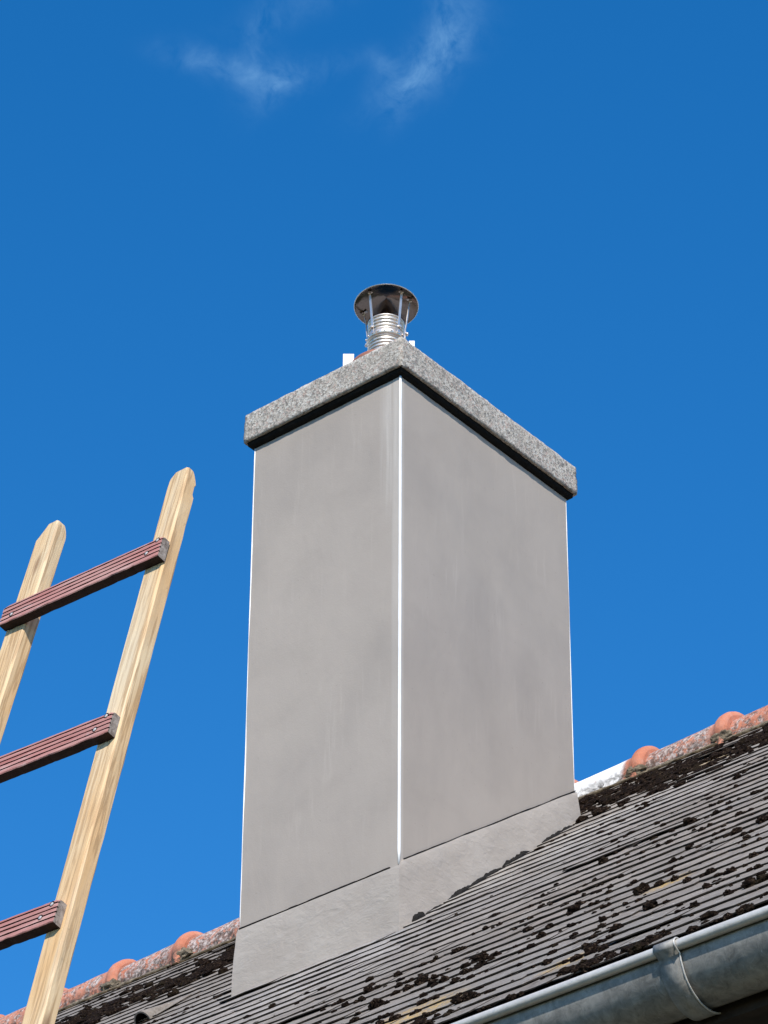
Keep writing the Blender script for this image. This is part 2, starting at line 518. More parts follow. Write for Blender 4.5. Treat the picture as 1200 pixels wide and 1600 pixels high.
# ------------------------------------------------------------------ object helpers
def link(o, parent=None):
    scene.collection.objects.link(o)
    if parent is not None: o.parent = parent
    return o
def tag(o, label=None, cat=None, group=None, kind=None):
    for k, v in (('label', label), ('category', cat), ('group', group), ('kind', kind)):
        if v: o[k] = v
    return o
def empty(name, loc, label, cat, group=None, rot=(0, 0, 0)):
    o = bpy.data.objects.new(name, None)
    o.empty_display_size = .2
    o.location = loc; o.rotation_euler = rot
    return tag(link(o), label, cat, group)
class MB:
    def __init__(self): self.v = []; self.f = []; self.mi = []; self.sm = []
    def add(self, vs, fs, mi=0, smooth=False):
        o = len(self.v)
        self.v += [tuple(v) for v in vs]
        self.f += [tuple(i + o for i in f) for f in fs]
        self.mi += [mi] * len(fs); self.sm += [smooth] * len(fs)
        return self
    def box(self, a, b, mi=0):
        x0, y0, z0 = a; x1, y1, z1 = b
        return self.add([(x0,y0,z0),(x1,y0,z0),(x1,y1,z0),(x0,y1,z0),(x0,y0,z1),(x1,y0,z1),(x1,y1,z1),(x0,y1,z1)],
            [(0,3,2,1),(4,5,6,7),(0,1,5,4),(1,2,6,5),(2,3,7,6),(3,0,4,7)], mi)
    def lathe(self, prof, c=(0, 0, 0), seg=48, mi=0, smooth=True):
        vs, fs = [], []
        for (r, z) in prof:
            for k in range(seg):
                a = 2 * pi * k / seg
                vs.append((c[0] + r * cos(a), c[1] + r * sin(a), c[2] + z))
        for i in range(len(prof) - 1):
            for k in range(seg):
                k2 = (k + 1) % seg
                fs.append((i*seg+k, i*seg+k2, (i+1)*seg+k2, (i+1)*seg+k))
        return self.add(vs, fs, mi, smooth)
    def loft(self, rings, mi=0, caps=True, smooth=False, capmi=None, closed=True, mis=None):
        n = len(rings[0]); vs = [p for r in rings for p in r]; o = len(self.v)
        self.v += [tuple(p) for p in vs]
        for i in range(len(rings) - 1):
            for k in range(n if closed else n - 1):
                k2 = (k + 1) % n
                self.f.append((o+i*n+k, o+i*n+k2, o+(i+1)*n+k2, o+(i+1)*n+k))
                self.mi.append(mis[k] if mis else mi); self.sm.append(smooth)
        if caps and closed:
            cm = mi if capmi is None else capmi
            self.f.append(tuple(o + k for k in range(n))[::-1]); self.mi.append(cm); self.sm.append(False)
            self.f.append(tuple(o + (len(rings)-1)*n + k for k in range(n))); self.mi.append(cm); self.sm.append(False)
        return self
    def tube(self, pts, r, seg=10, mi=0, caps=True):
        pts = [Vector(p) for p in pts]; rings = []
        up = None
        for i, p in enumerate(pts):
            t = (pts[min(i+1, len(pts)-1)] - pts[max(i-1, 0)]).normalized()
            if up is None:
                up = Vector((0, 0, 1)) if abs(t.z) < .9 else Vector((1, 0, 0))
            a = (up - t * up.dot(t)).normalized(); b = t.cross(a); up = a
            rr = r[i] if isinstance(r, (list, tuple)) else r
            rings.append([p + (a * cos(2*pi*k/seg) + b * sin(2*pi*k/seg)) * rr for k in range(seg)])
        return self.loft(rings, mi, caps, True)
    def build(self, name, mats, parent=None, fix=True):
        me = bpy.data.meshes.new(name)
        me.from_pydata(self.v, [], self.f)
        for mm in (mats if isinstance(mats, (list, tuple)) else [mats]): me.materials.append(mm)
        me.polygons.foreach_set('material_index', self.mi)
        me.polygons.foreach_set('use_smooth', self.sm)
        if fix:
            bm = bmesh.new(); bm.from_mesh(me)
            bmesh.ops.recalc_face_normals(bm, faces=bm.faces)
            bm.to_mesh(me); bm.free()
        me.update()
        return link(bpy.data.objects.new(name, me), parent)
def fbm(p, s=1.0, o=3):
    return noise.fractal(Vector(p) * s, 1.0, 2.0, o)

# ------------------------------------------------------------------ ground
GZ = -6.56
g = MB()
NG = 24
S = [-1500, -600, -250, -100, -50, -30, -20, -15, -10, -7, -4, -2, 0, 2, 4, 7, 10, 15, 20, 30, 50, 100, 250, 600, 1500]
vsg = [(x, y, GZ + .05 * fbm((x, y, 0), .2)) for y in S for x in S]
n_ = len(S)
g.add(vsg, [(j*n_+i, j*n_+i+1, (j+1)*n_+i+1, (j+1)*n_+i) for j in range(n_-1) for i in range(n_-1)], 0, True)
tag(g.build('ground', M_ground), kind='structure')

# ------------------------------------------------------------------ house
XL, XR = -8.0, 5.2
YR_ = 1.4061
YRIDGE = YR_ + .12
EAVE_U = -2.258
E_ = roofpt(0, EAVE_U)
RIDGE_U = YRIDGE / cos(TH)
house = empty('house', (0, 0, GZ), 'house with an old mossy grey roof and a row of terracotta ridge tiles', 'house')
def hchild(mb, name, mats, parent=house):
    o = mb.build(name, mats, parent)
    if parent is house: o.matrix_parent_inverse = Matrix.Translation((0, 0, -GZ))
    return o
YB = 2 * YRIDGE - E_.y
zE = E_.z
WALL_Y0 = -1.28; WALL_Y1 = 2 * YRIDGE - WALL_Y0
wz = WALL_Y0 * tan(TH) - .13
apx = YRIDGE * tan(TH) - .16
w_ = MB()
w_.loft([[(x, WALL_Y0, GZ - .05), (x, WALL_Y1, GZ - .05), (x, WALL_Y1, wz), (x, YRIDGE, apx), (x, WALL_Y0, wz)] for x in (XL + .3, XR - .3)], 0)
hchild(w_, 'wall', M_wall)

# roof deck under the tiles (both slopes)
roof = MB()
dk = .016
def prof_deck(x):
    a = roofpt(x, EAVE_U + .03, -dk); b = roofpt(x, RIDGE_U, -dk)
    c = Vector((x, 2 * YRIDGE - a.y, a.z))
    a2 = roofpt(x, EAVE_U + .03, -dk - .05); b2 = roofpt(x, RIDGE_U, -dk - .05)
    c2 = Vector((x, 2 * YRIDGE - a2.y, a2.z))
    return [a, b, c, c2, b2, a2]
roof.loft([prof_deck(XL), prof_deck(XR)], 0)
roof_o = hchild(roof, 'roof', M_fascia)
roof_inv = Matrix.Identity(4)

# rear slope covering, a stepped sheet
GA = .119
rb = MB()
k = 0
rows = []
ub = EAVE_U
pts = []
while ub < RIDGE_U - .02:
    for uu, hh in ((ub, -.008), (ub, -.001), (min(ub + GA, RIDGE_U), -.008)):
        p = roofpt(0, uu, hh); pts.append((2 * YRIDGE - p.y, p.z))
    ub += GA
vsb = []
for x in (XL, XR): vsb += [(x, y, z) for y, z in pts]
nb = len(pts)
rb.add(vsb, [(i, i+1, nb+i+1, nb+i) for i in range(nb-1)])
hchild(rb, 'rear_slope', M_tile, roof_o)

# soffit, fascia
s_ = MB(); s_.box((XL, WALL_Y0 - .29, zE - .118), (XR, WALL_Y0, zE - .10))
for i in range(3):
    yy = WALL_Y0 - .285 + i * .095
    s_.box((XL, yy, zE - .135), (XR, yy + .088, zE - .118))
hchild(s_, 'soffit', M_fascia)
f_ = MB(); f_.box((XL, WALL_Y0 - .315, zE - .15), (XR, WALL_Y0 - .29, zE + .045))
hchild(f_, 'fascia', M_fascia)

# ------------------------------------------------------------------ tiles
TW, TLEN, TT, STEP = .20, .262, .0030, .0041
TILT = math.asin(STEP / GA)
def tile_mesh(seed):
    rnd = random.Random(seed)
    hw = TW / 2 - .0012
    # outline: lower edge chipped, upper end straight (local x across, y up-slope)
    low = []
    n = 6
    for i in range(n + 1):
        x = -hw + 2 * hw * i / n
        y = rnd.uniform(-.003, .003)
        if i in (0, n) and rnd.random() < .5: y += rnd.uniform(.006, .022)
        if rnd.random() < .12: y += rnd.uniform(.004, .016)
        low.append((x, y))
    outl = low + [(hw, TLEN), (-hw, TLEN)]
    top = [(x, y, rnd.uniform(-.0009, .0007) if j <= n else 0) for j, (x, y) in enumerate(outl)]
    bot = [(x, y, z - TT) for x, y, z in top]
    N = len(outl)
    mb = MB()
    mb.add(top + bot, [tuple(range(N))] + [tuple(range(2*N-1, N-1, -1))])
    mb.add(top + bot, [(i, N + i, N + (i+1) % N, (i+1) % N) for i in range(N)], 1)
    return mb
variants = []
for sd_ in range(14):
    mb = tile_mesh(100 + sd_)
    me = bpy.data.meshes.new('tile')
    me.from_pydata(mb.v, [], mb.f)
    me.materials.append(M_tile); me.materials.append(M_tileedge)
    me.polygons.foreach_set('material_index', mb.mi)
    bm = bmesh.new(); bm.from_mesh(me); bmesh.ops.remove_doubles(bm, verts=bm.verts, dist=1e-6); bmesh.ops.recalc_face_normals(bm, faces=bm.faces); bm.to_mesh(me); bm.free()
    variants.append(me)
W_, D_, ZT, ZCAP0, ZCAP1, OH = .60, .8477, 1.9546, 1.9644, 2.0723, .0276
def behind_chimney(p):
    d = p - CAM; t0, t1 = 0.0, 1.0
    for a, lo, hi in ((0, -W_, 0), (1, 0, D_), (2, -1, 2.07)):
        if abs(d[a]) < 1e-9: continue
        ta, tb = (lo - CAM[a]) / d[a], (hi - CAM[a]) / d[a]
        if ta > tb: ta, tb = tb, ta
        t0, t1 = max(t0, ta), min(t1, tb)
    return t0 < t1 and t0 < .995
VENT = (-1.15, .34)
places = []
rt = random.Random(5)
row = 0
u = EAVE_U
while u < RIDGE_U - .10:
    off = (row % 2) * TW / 2
    nx = int((XR - XL) / TW)
    rj = rt.uniform(-.003, .003)
    for i in range(nx):
        x = XL + TW * (i + .5) + off
        if x > XR - .05: continue
        c = roofpt(x, u + .05)
        if -W_ + .12 < x < -.12 and .03 < c.y and c.y + TLEN < D_ - .02: continue
        jx, ju, jr = rt.uniform(-.001, .001), rj + rt.uniform(-.006, .006), rt.gauss(0, .006)
        jt = (rt.uniform(-.0004, .0010) + .0016 * max(0, fbm((x * .9, u * 1.5, 7), 1.3, 2))) / GA
        if rt.random() < .05: jt += rt.uniform(.001, .0045) / GA; ju += rt.uniform(-.012, .006)
        R_ = Matrix((Vector((1, 0, 0)), UR, NR)).transposed()
        Rl = Matrix.Rotation(jr, 3, 'Z') @ Matrix.Rotation(-TILT - jt, 3, 'X')
        M4 = (R_ @ Rl).to_4x4(); M4.translation = roofpt(x + jx, u + ju, jt * .15)
        q = [proj(roofpt(x + sx, u + su)) for sx, su in ((-.1, 0), (.1, 0), (.1, GA), (-.1, GA))]
        area = abs(sum(q[j][0] * q[(j+1) % 4][1] - q[(j+1) % 4][0] * q[j][1] for j in range(4))) / 2
        cx = sum(a for a, b in q) / 4; cy = sum(b for a, b in q) / 4
        ok = -20 < cx < 1220 and -20 < cy < 1610 and not behind_chimney(c) and cy < 1602 - (cx - 720) * .362 + 12
        places.append((area if ok else 0, M4, rt.randrange(len(variants))))
    u += GA; row += 1
places.sort(key=lambda t: -t[0])
for (a, M4, vi) in places[:300]:
    o = bpy.data.objects.new('tile', variants[vi])
    scene.collection.objects.link(o)
    o.parent = roof_o
    o.matrix_world = M4
    o.matrix_basis = M4
bulk = MB()
for (a, M4, vi) in places[300:]:
    me = variants[vi]
    o_ = len(bulk.v)
    bulk.v += [tuple(M4 @ v.co) for v in me.vertices]
    for p in me.polygons:
        bulk.f.append(tuple(i + o_ for i in p.vertices)); bulk.mi.append(p.material_index); bulk.sm.append(False)
tag(hchild(bulk, 'tile_field', [M_tile, M_tileedge], roof_o), kind='stuff')
# barge board tiles end: verge boards
for x in (XL - .025, XR):
    vb = MB()
    a = roofpt(x, EAVE_U); b = roofpt(x, RIDGE_U)
    c = Vector((x, 2 * YRIDGE - a.y, a.z)); dn = Vector((0, 0, -.18))
    vb.loft([[p + Vector((dx, 0, 0)) for p in (a, b, c, c + dn, b + dn, a + dn)] for dx in (0, .025)])
    hchild(vb, 'verge_board', M_fascia)

# ------------------------------------------------------------------ ridge tiles
zlip = YR_ * tan(TH)
ZC = zlip + .026
RSP = .3345
rr = random.Random(3)
ico_ = bmesh.new(); bmesh.ops.create_icosphere(ico_, subdivisions=3, radius=1)
iv2_ = [v.co.copy() for v in ico_.verts]; if2_ = [tuple(v.index for v in f.verts) for f in ico_.faces]; ico_.free()
def ridge_mesh(seed, mat, lift=0):
    rnd = random.Random(seed)
    sec = [(0.0, .100), (.05, .101), (.12, .1025), (.20, .105), (.275, .108), (.292, .112), (.302, .121), (.312, .126), (.328, .1275), (.341, .124), (.346, .110)]
    rings = []
    for x, r in sec:
        ring = []
        for k in range(19):
            a = pi * k / 18
            dr = .0025 * fbm((x * 8 + seed, cos(a) * 2, sin(a) * 2), 1.5)
            ring.append((x, -(r + dr) * cos(a), (r + dr) * sin(a)))
        ring = [(x, ring[0][1] - .003, -.045)] + ring + [(x, ring[-1][1] + .003, -.045)]
        rings.append(ring)
    inner = [[(x, y * .88, z * .88 - (.002 if z > 0 else 0)) for x, y, z in r_] for r_ in rings]
    mb = MB()
    mb.loft(rings, 0, False, True, closed=False)
    mb.loft(inner, 0, False, True, closed=False)
    for i in (0, len(rings) - 1):
        a_, b_ = rings[i], inner[i]
        mb.add(a_ + b_, [(k, k+1, len(a_)+k+1, len(a_)+k) for k in range(len(a_)-1)])
    return mb
bump_x = -2.5            # px 210
idx = 0
x0 = bump_x - RSP * 17
while x0 < XR - .3:
    xb = x0                                  # centre of the collar
    k_ = round((xb - (-.209)) / RSP)
    mat = M_ridge
    if abs(xb - (-.209)) < .1: mat = M_ridgew
    elif rr.random() < .6: mat = M_ridge2
    o = ridge_mesh(idx * 7 + 1, mat).build('ridge_tile', mat, roof_o)
    o.location = (xb - .320, YRIDGE - .010 + rr.uniform(-.006, .006), ZC + rr.uniform(-.004, .004))
    o.rotation_euler = (rr.uniform(-.03, .03), rr.uniform(-.012, .006), rr.uniform(-.015, .015))
    # mortar lump bedding the joint
    mb = MB()
    sdm = rr.uniform(0, 50); a0, a1, a2_ = rr.uniform(.028, .045), rr.uniform(.012, .018), rr.uniform(.016, .026)
    cm = Vector((xb + rr.uniform(-.01, .03), YR_ - .008, zlip + .014))
    mb.add([cm + Vector((v.x * a0, v.y * a1, v.z * a2_)) * (1 + .55 * fbm((v.x + sdm, v.y, v.z), 1.8, 4)) for v in iv2_], if2_, 0, False)
    mb.build('mortar_lump', M_mortar, roof_o)
    idx += 1
    x0 += RSP
# continuous mortar fillet under the ridge
mb = MB(); rings = []
x = XL
while x <= XR:
    j = .012 * fbm((x, 0, 3), 22, 4)
    j2 = .010 * fbm((x, 3, 1), 7, 3); j += j2 - .006
    rings.append([(x, YR_ - .018 + j, zlip - .012 + j * .4), (x, YR_ - .006 + j, zlip + .008 + j), (x, YR_ + .02, zlip + .018 + j), (x, YR_ + .06, zlip - .01)])
    x += .008
mb.loft(rings, 0, True, True)
mb.build('ridge_mortar', M_mortar, roof_o)

# ------------------------------------------------------------------ moss (uncountable)
rm = random.Random(21)
ico = bmesh.new(); bmesh.ops.create_icosphere(ico, subdivisions=3, radius=1)
iv2 = [v.co.copy() for v in ico.verts]; if2 = [tuple(v.index for v in f.verts) for f in ico.faces]; ico.free()
ico = bmesh.new(); bmesh.ops.create_icosphere(ico, subdivisions=1, radius=1)
iv1 = [v.co.copy() for v in ico.verts]; if1 = [tuple(v.index for v in f.verts) for f in ico.faces]; ico.free()
moss = MB()
def clump(x, u, sx, su, sh, fine=True):
    iv, fc = (iv2, if2) if fine else (iv1, if1)
    a = rm.uniform(-.5, .5); sd = rm.uniform(0, 100)
    vs = []
    for c in iv:
        d = 1 + .42 * fbm((c.x * 1.1 + sd, c.y * 1.1, c.z * 1.1), 1.5, 3 + 3 * fine)
        px, py = c.x * sx * d, c.y * su * d
        px, py = px * cos(a) - py * sin(a), px * sin(a) + py * cos(a)
        vs.append(roofpt(x + px, u + py, -.002 + (c.z + .25) * sh * d))
    moss.add(vs, fc, 0, False)
def inside(x, u, mrg=.03):
    y = u * cos(TH)
    return -W_ - mrg < x < mrg and -mrg < y < D_ + mrg
def snap(u):
    # clumps sit against the lower edge of a course
    k = round((u - EAVE_U) / GA)
    return EAVE_U + k * GA + rm.gauss(-.012, .014)
cnt = 0
while cnt < 1600:
    x = rm.uniform(-4.2, 3.2); u = rm.uniform(EAVE_U + .01, 1.9)
    if inside(x, u): continue
    dc = math.hypot(x + .1, u * .75)
    dens = .10 + .5 * max(0, min(1, (-u - .5) / 1.2)) + .35 * max(0, min(1, (x - .5) / 1.2))
    dens *= max(.0, min(1, (dc - .35) / .9))
    cl = fbm((x * 1.3, u * 2.2, 5), 1.4, 3) + .25
    dens *= max(.25, min(1.5, 1 + 1.3 * cl))
    if x < -.6: dens *= .8
    if rm.random() > dens: continue
    s = rm.uniform(.003, .0088) * (1.25 if u < -1.0 else 1)
    if rm.random() < .10: s *= 1.7
    uu = snap(u)
    clump(x, uu, s *  rm.uniform(.9, 1.6), s * rm.uniform(.8, 1.3), s * rm.uniform(.6, .9))
    if rm.random() < .45:
        clump(x + rm.uniform(-.04, .04), uu + rm.gauss(0, .02), s * .8, s * .9, s * .5)
    cnt += 1
# heavy band below the ridge
for i in range(3900):
    x = rm.uniform(-4.2, 3.0)
    if x > -.35:
        c0 = 1.42 + .05 * sin(x * 5); hw = .40
        u = rm.gauss(c0, .22)
        if not (.98 + .10 * fbm((x, 0, 0), 2.5) < u < 1.83): continue
        gate = fbm((x * 3, u * 5, 2), 1.5, 3) > -.24
    else:
        c0 = 1.13 + .07 * sin(x * 4.0)
        u = rm.gauss(c0, .15)
        if u > 1.72: continue
        gate = fbm((x * 3, u * 5, 2), 1.5, 3) > -.12
    if not gate or inside(x, u, .0): continue
    s = rm.uniform(.008, .018)
    clump(x, u, s * rm.uniform(1.1, 2.4), s * rm.uniform(1, 1.8), s * rm.uniform(.5, .85), False)
# thin crumbs in the joints everywhere
for i in range(1500):
    x = rm.uniform(-3.8, 3.0); u = rm.uniform(EAVE_U, 1.9)
    if inside(x, u) or math.hypot(x, u * .7) < .5 and rm.random() < .8: continue
    if fbm((x * 2, u * 3, 8), 1.2, 3) < -.02: continue
    s = rm.uniform(.003, .007)
    clump(x, snap(u), s * rm.uniform(1.2, 3.5), s * 1.3, s * .8, False)
# litter of moss along the gutter edge
for i in range(260):
    x = rm.uniform(-3, 3.2); u = EAVE_U + abs(rm.gauss(0, .045)) + .005
    if fbm((x * 2.2, 0, 8), 1.5, 3) < -.15: continue
    s = rm.uniform(.006, .015)
    clump(x, u, s * 1.8, s * 1.3, s * .75)
tag(moss.build('moss', M_moss, None, False), 'dark brown moss clumps scattered over the grey roof and banked below the ridge', 'moss', kind='stuff')

# ------------------------------------------------------------------ chimney
chim = empty('chimney', (0, 0, 0), 'tall grey rendered chimney with rough concrete cap and steel flue on the roof', 'chimney')
# shaft: slightly uneven rendered box
NZ = 60
def cz_top(x, y):      # height of the crack between shaft coat and base coat
    if y <= 0.0001: return .202
    return .215 + (.838 - .215) * min(1, y / D_) + .002 * fbm((x, y, 0), 5)
def perim(nx=14, ny=20):
    P = []
    for i in range(nx): P.append((-W_ + W_ * i / nx, 0))
    for i in range(ny): P.append((0, D_ * i / ny))
    for i in range(nx): P.append((-W_ * i / nx, D_))
    for i in range(ny): P.append((-W_, D_ - D_ * i / ny))
    return P
PER = perim()
def outw(x, y):
    n = Vector((0, 0))
    if abs(y) < 1e-6: n += Vector((0, -1))
    if abs(y - D_) < 1e-6: n += Vector((0, 1))
    if abs(x) < 1e-6: n += Vector((1, 0))
    if abs(x + W_) < 1e-6: n += Vector((-1, 0))
    return n
rings = []
for k in range(NZ + 1):
    z = -.35 + (ZT + .35) * k / NZ
    ring = []
    for x, y in PER:
        n = outw(x, y); d = .0022 * fbm((x, y, z), 2.2, 3)
        ring.append((x + n.x * d, y + n.y * d, z))
    rings.append(ring)
sh = MB().loft(rings, 0, True, True)
shaft = sh.build('shaft', M_render, chim)
md = shaft.modifiers.new('edge', 'EDGE_SPLIT'); md.split_angle = R(40)
# base coat, proud of the shaft, following the roof slope
rings = []
lev = [(-.004, -.006), (.000, .0045), (.012, .0075), (.05, .009), (.10, .0095), (.16, .0095), (.24, .010), (.34, .010), (.50, .010)]
PER2 = perim(40, 56)
for dz, o_ in lev:
    ring = []
    for x, y in PER2:
        n = outw(x, y)
        zt = cz_top(x, y)
        below = y * tan(TH) if y > 0 else 0
        z = zt - dz
        d = o_ + .0035 * fbm((x, y, z), 9, 4) * min(1, dz * 30 + .1) + .004 * fbm((x, y, z), 3, 2) * min(1, dz * 10)
        # bulge where the coat meets the tiles
        hgt = z - below
        if hgt < .12 and dz > .02: d += (.12 - max(hgt, -.05)) * .045 * (.4 if y <= 0 else 1)
        ring.append((x + n.x * d, y + n.y * d, z))
    rings.append(ring)
pl = MB().loft(rings, 0, False, True)
base = pl.build('base_coat', M_plinth, chim)
md = base.modifiers.new('edge', 'EDGE_SPLIT'); md.split_angle = R(50)
# hairline dark joint above the base coat
for side in ('front', 'side'):
    mb = MB(); pts_a = []
    nseg = 70
    for i in range(nseg + 1):
        t = i / nseg
        if side == 'front': x, y, n = -W_ + .0 + t * (W_ - .03), 0, Vector((0, -1, 0))
        else: x, y, n = 0, .02 + t * (D_ - .02), Vector((1, 0, 0))
        z = cz_top(x, y) + .0035
        wdt = .0018 + .0012 * fbm((t * 9, 1, side == 'front'), 2.0, 3)
        if fbm((t * 5, 7, 2), 1.7, 2) > .32: wdt *= .3
        p = Vector((x, y, z)) + n * .0052
        pts_a.append([p + Vector((0, 0, -wdt)) - n * .006, p + Vector((0, 0, -wdt)), p + Vector((0, 0, wdt)), p + Vector((0, 0, wdt)) - n * .006])
    mb.loft(pts_a, 0, True, False)
    mb.build('crack', M_lead, chim)
# corner beads
for (cx, cy, nx_, ny_, r) in ((0, 0, 1, -1, .0066), (-W_, 0, -1, -1, .0027), (0, D_, 1, 1, .0016), (-W_, D_, -1, 1, .0036)):
    zb = cz_top(cx, cy) + (.004 if cy > 0 else .004)
    rings = []
    nn = 40
    for k in range(nn + 1):
        t = k / nn
        z = zb + (ZT - .004 - zb) * t
        rad = r * (1 + .22 * fbm((cx, cy, z), 4, 3))
        if t > .975: rad *= .6
        if t < .02: rad *= .55
        e = .0022 * 1
        ring = []
        for a in range(9):
            an = -pi / 4 - pi * .25 + (pi * 1.0) * a / 8
            # profile in the corner's own frame: a rounded nose over the arris
            ax = rad * cos(an + pi / 4 - pi / 4) ; ay = rad * sin(an)
            ring.append((cx + nx_ * (ax * .9 - .0005 ), cy + ny_ * (-ay * .9 * 1 - .0005) * 1, z))
        ring.append((cx - nx_ * .004, cy - ny_ * .004, z))
        rings.append(ring)
    MB().loft(rings, 0, True, True).build('corner_bead', M_pvc, chim)

# cap slab with rough sides
def cap():
    mb = MB()
    x0, x1, y0, y1 = -W_ - OH, OH, -OH, D_ + OH
    cell = .011
    nx, ny, nz = int((x1 - x0) / cell), int((y1 - y0) / cell), 10
    P = []
    for i in range(nx): P.append((x0 + (x1 - x0) * i / nx, y0))
    for i in range(ny): P.append((x1, y0 + (y1 - y0) * i / ny))
    for i in range(nx): P.append((x1 - (x1 - x0) * i / nx, y1))
    for i in range(ny): P.append((x0, y1 - (y1 - y0) * i / ny))
    rings = []
    cxm, cym = (x0 + x1) / 2, (y0 + y1) / 2
    levels = [(ZCAP0 + .003, -.02)] + [(ZCAP0 + (ZCAP1 - ZCAP0) * k / nz, 0) for k in range(nz + 1)] + [(ZCAP1 + .002, -.008), (ZCAP1 + .003, -.03)]
    for li, (z, inset) in enumerate(levels):
        ring = []
        for x, y in P:
            n = Vector(((1 if abs(x - x1) < 1e-6 else -1 if abs(x - x0) < 1e-6 else 0), (1 if abs(y - y1) < 1e-6 else -1 if abs(y - y0) < 1e-6 else 0)))
            d = inset + .0016 * fbm((x, y, z), 55, 3) + .0018 * fbm((x, y, z), 14, 2)
            if li in (1, nz + 1): d -= .0012 + .0015 * fbm((x, y, z), 30, 2)
            cr = min(abs(x - x0), abs(x - x1)) + min(abs(y - y0), abs(y - y1))
            if cr < .008 and inset == 0: d -= .0010
            zz = z + .0012 * fbm((x, y, z + 4), 25, 3)
            ring.append((x + n.x * d, y + n.y * d, zz))
        rings.append(ring)
    mb.loft(rings, 0, True, True)
    return mb
cap_o = cap().build('cap', M_cap, chim)
# near-black band added under the cap, painting the shade there
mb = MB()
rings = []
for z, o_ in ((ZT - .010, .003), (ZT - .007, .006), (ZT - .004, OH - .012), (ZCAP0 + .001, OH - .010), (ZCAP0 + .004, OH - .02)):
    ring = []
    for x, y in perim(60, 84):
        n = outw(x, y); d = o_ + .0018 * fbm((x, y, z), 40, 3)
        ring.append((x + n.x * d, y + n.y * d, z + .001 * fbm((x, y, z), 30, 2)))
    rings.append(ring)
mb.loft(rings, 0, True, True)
mb.build('cap_shade_band', M_shadeblack, chim)

# flashing scraps along the side base
rf = random.Random(9)
for (y0_, y1_, h) in ((.040, .075, .018), (.10, .17, .003), (.20, .45, .0095), (.46, .585, .011), (.655, .80, .0085)):
    mb = MB(); rings = []
    n = 70
    for i in range(n + 1):
        t = i / n; y = y0_ + (y1_ - y0_) * t
        env = min(1, t * 6, (1 - t) * 6)
        hh = h * (.25 + .75 * env) * (1 + .7 * fbm((y, h, 1), 60, 4))
        zb = y * tan(TH) - .004
        xo = .034 + .008 * fbm((y, 2, 2), 50, 4)
        rings.append([(.012, y, zb - .01), (xo, y, zb - .012), (xo - .002, y, zb + hh * .7), (xo - .008, y + .002, zb + hh), (.012, y, zb + hh + .004)])
    mb.loft(rings, 0, True, False)
    mb.build('flashing_strip', M_lead, chim)

# ------------------------------------------------------------------ flue and cowl
FX, FY = -.192, .16
flue = MB()
prof = []
z = ZCAP1 - .02
ztop = 2.342
pitch = .0135
n = int((ztop - z) / pitch * 8)
for i in range(n + 1):
    zz = z + (ztop - z) * i / n
    ph = (zz - z) / pitch
    prof.append((.0575 + .0022 * math.copysign(abs(sin(ph * pi * 2)) ** .7, sin(ph * pi * 2)), zz))
prof += [(.056, ztop + .001), (.054, ztop - .002), (.053, z)]
flue.lathe(prof, (FX, FY, 0), 64)
fl_o = flue.build('flue_pipe', M_steel, chim)
# clamp band with punched studs
cl = MB()
ZB = 2.272
cl.lathe([(.058, ZB - .013), (.0625, ZB - .012), (.0632, ZB), (.0625, ZB + .012), (.058, ZB + .013)], (FX, FY, 0), 64)
for k in range(18):
    a = 2 * pi * k / 18 + .1
    c = Vector((FX + .0632 * cos(a), FY + .0632 * sin(a), ZB))
    cl.tube([c, c + Vector((cos(a), sin(a), 0)) * .003], .0035, 8)
cl.build('clamp_band', M_steel, fl_o)
# clay liner collar round the flue
lc = MB()
lc.lathe([(.116, ZCAP1 - .01), (.118, 2.148), (.116, 2.157), (.110, 2.160), (.080, 2.160), (.062, 2.162), (.0605, 2.10)], (FX, FY, 0), 56)
lc.build('clay_collar', M_clay_collar, chim)
# white board scraps behind the collar
lat = Vector((cos(YAW), sin(YAW), 0)); back = Vector((-sin(YAW), cos(YAW), 0))
def wboard(l0, l1, b, z0, z1, th=.02):
    c = Vector((FX, FY, 0)) + back * b
    mb = MB()
    q = [c + lat * l0, c + lat * l1, c + lat * l1 + back * th, c + lat * l0 + back * th]
    mb.loft([[Vector((p.x, p.y, z0)) for p in q], [Vector((p.x, p.y, z1)) for p in q]])
    return mb.build('white_board', M_white, chim)
wboard(-.138, -.103, .055, ZCAP1 + .002, 2.264)
wboard(.074, .092, .02, ZCAP1 + .002, 2.292, .018)
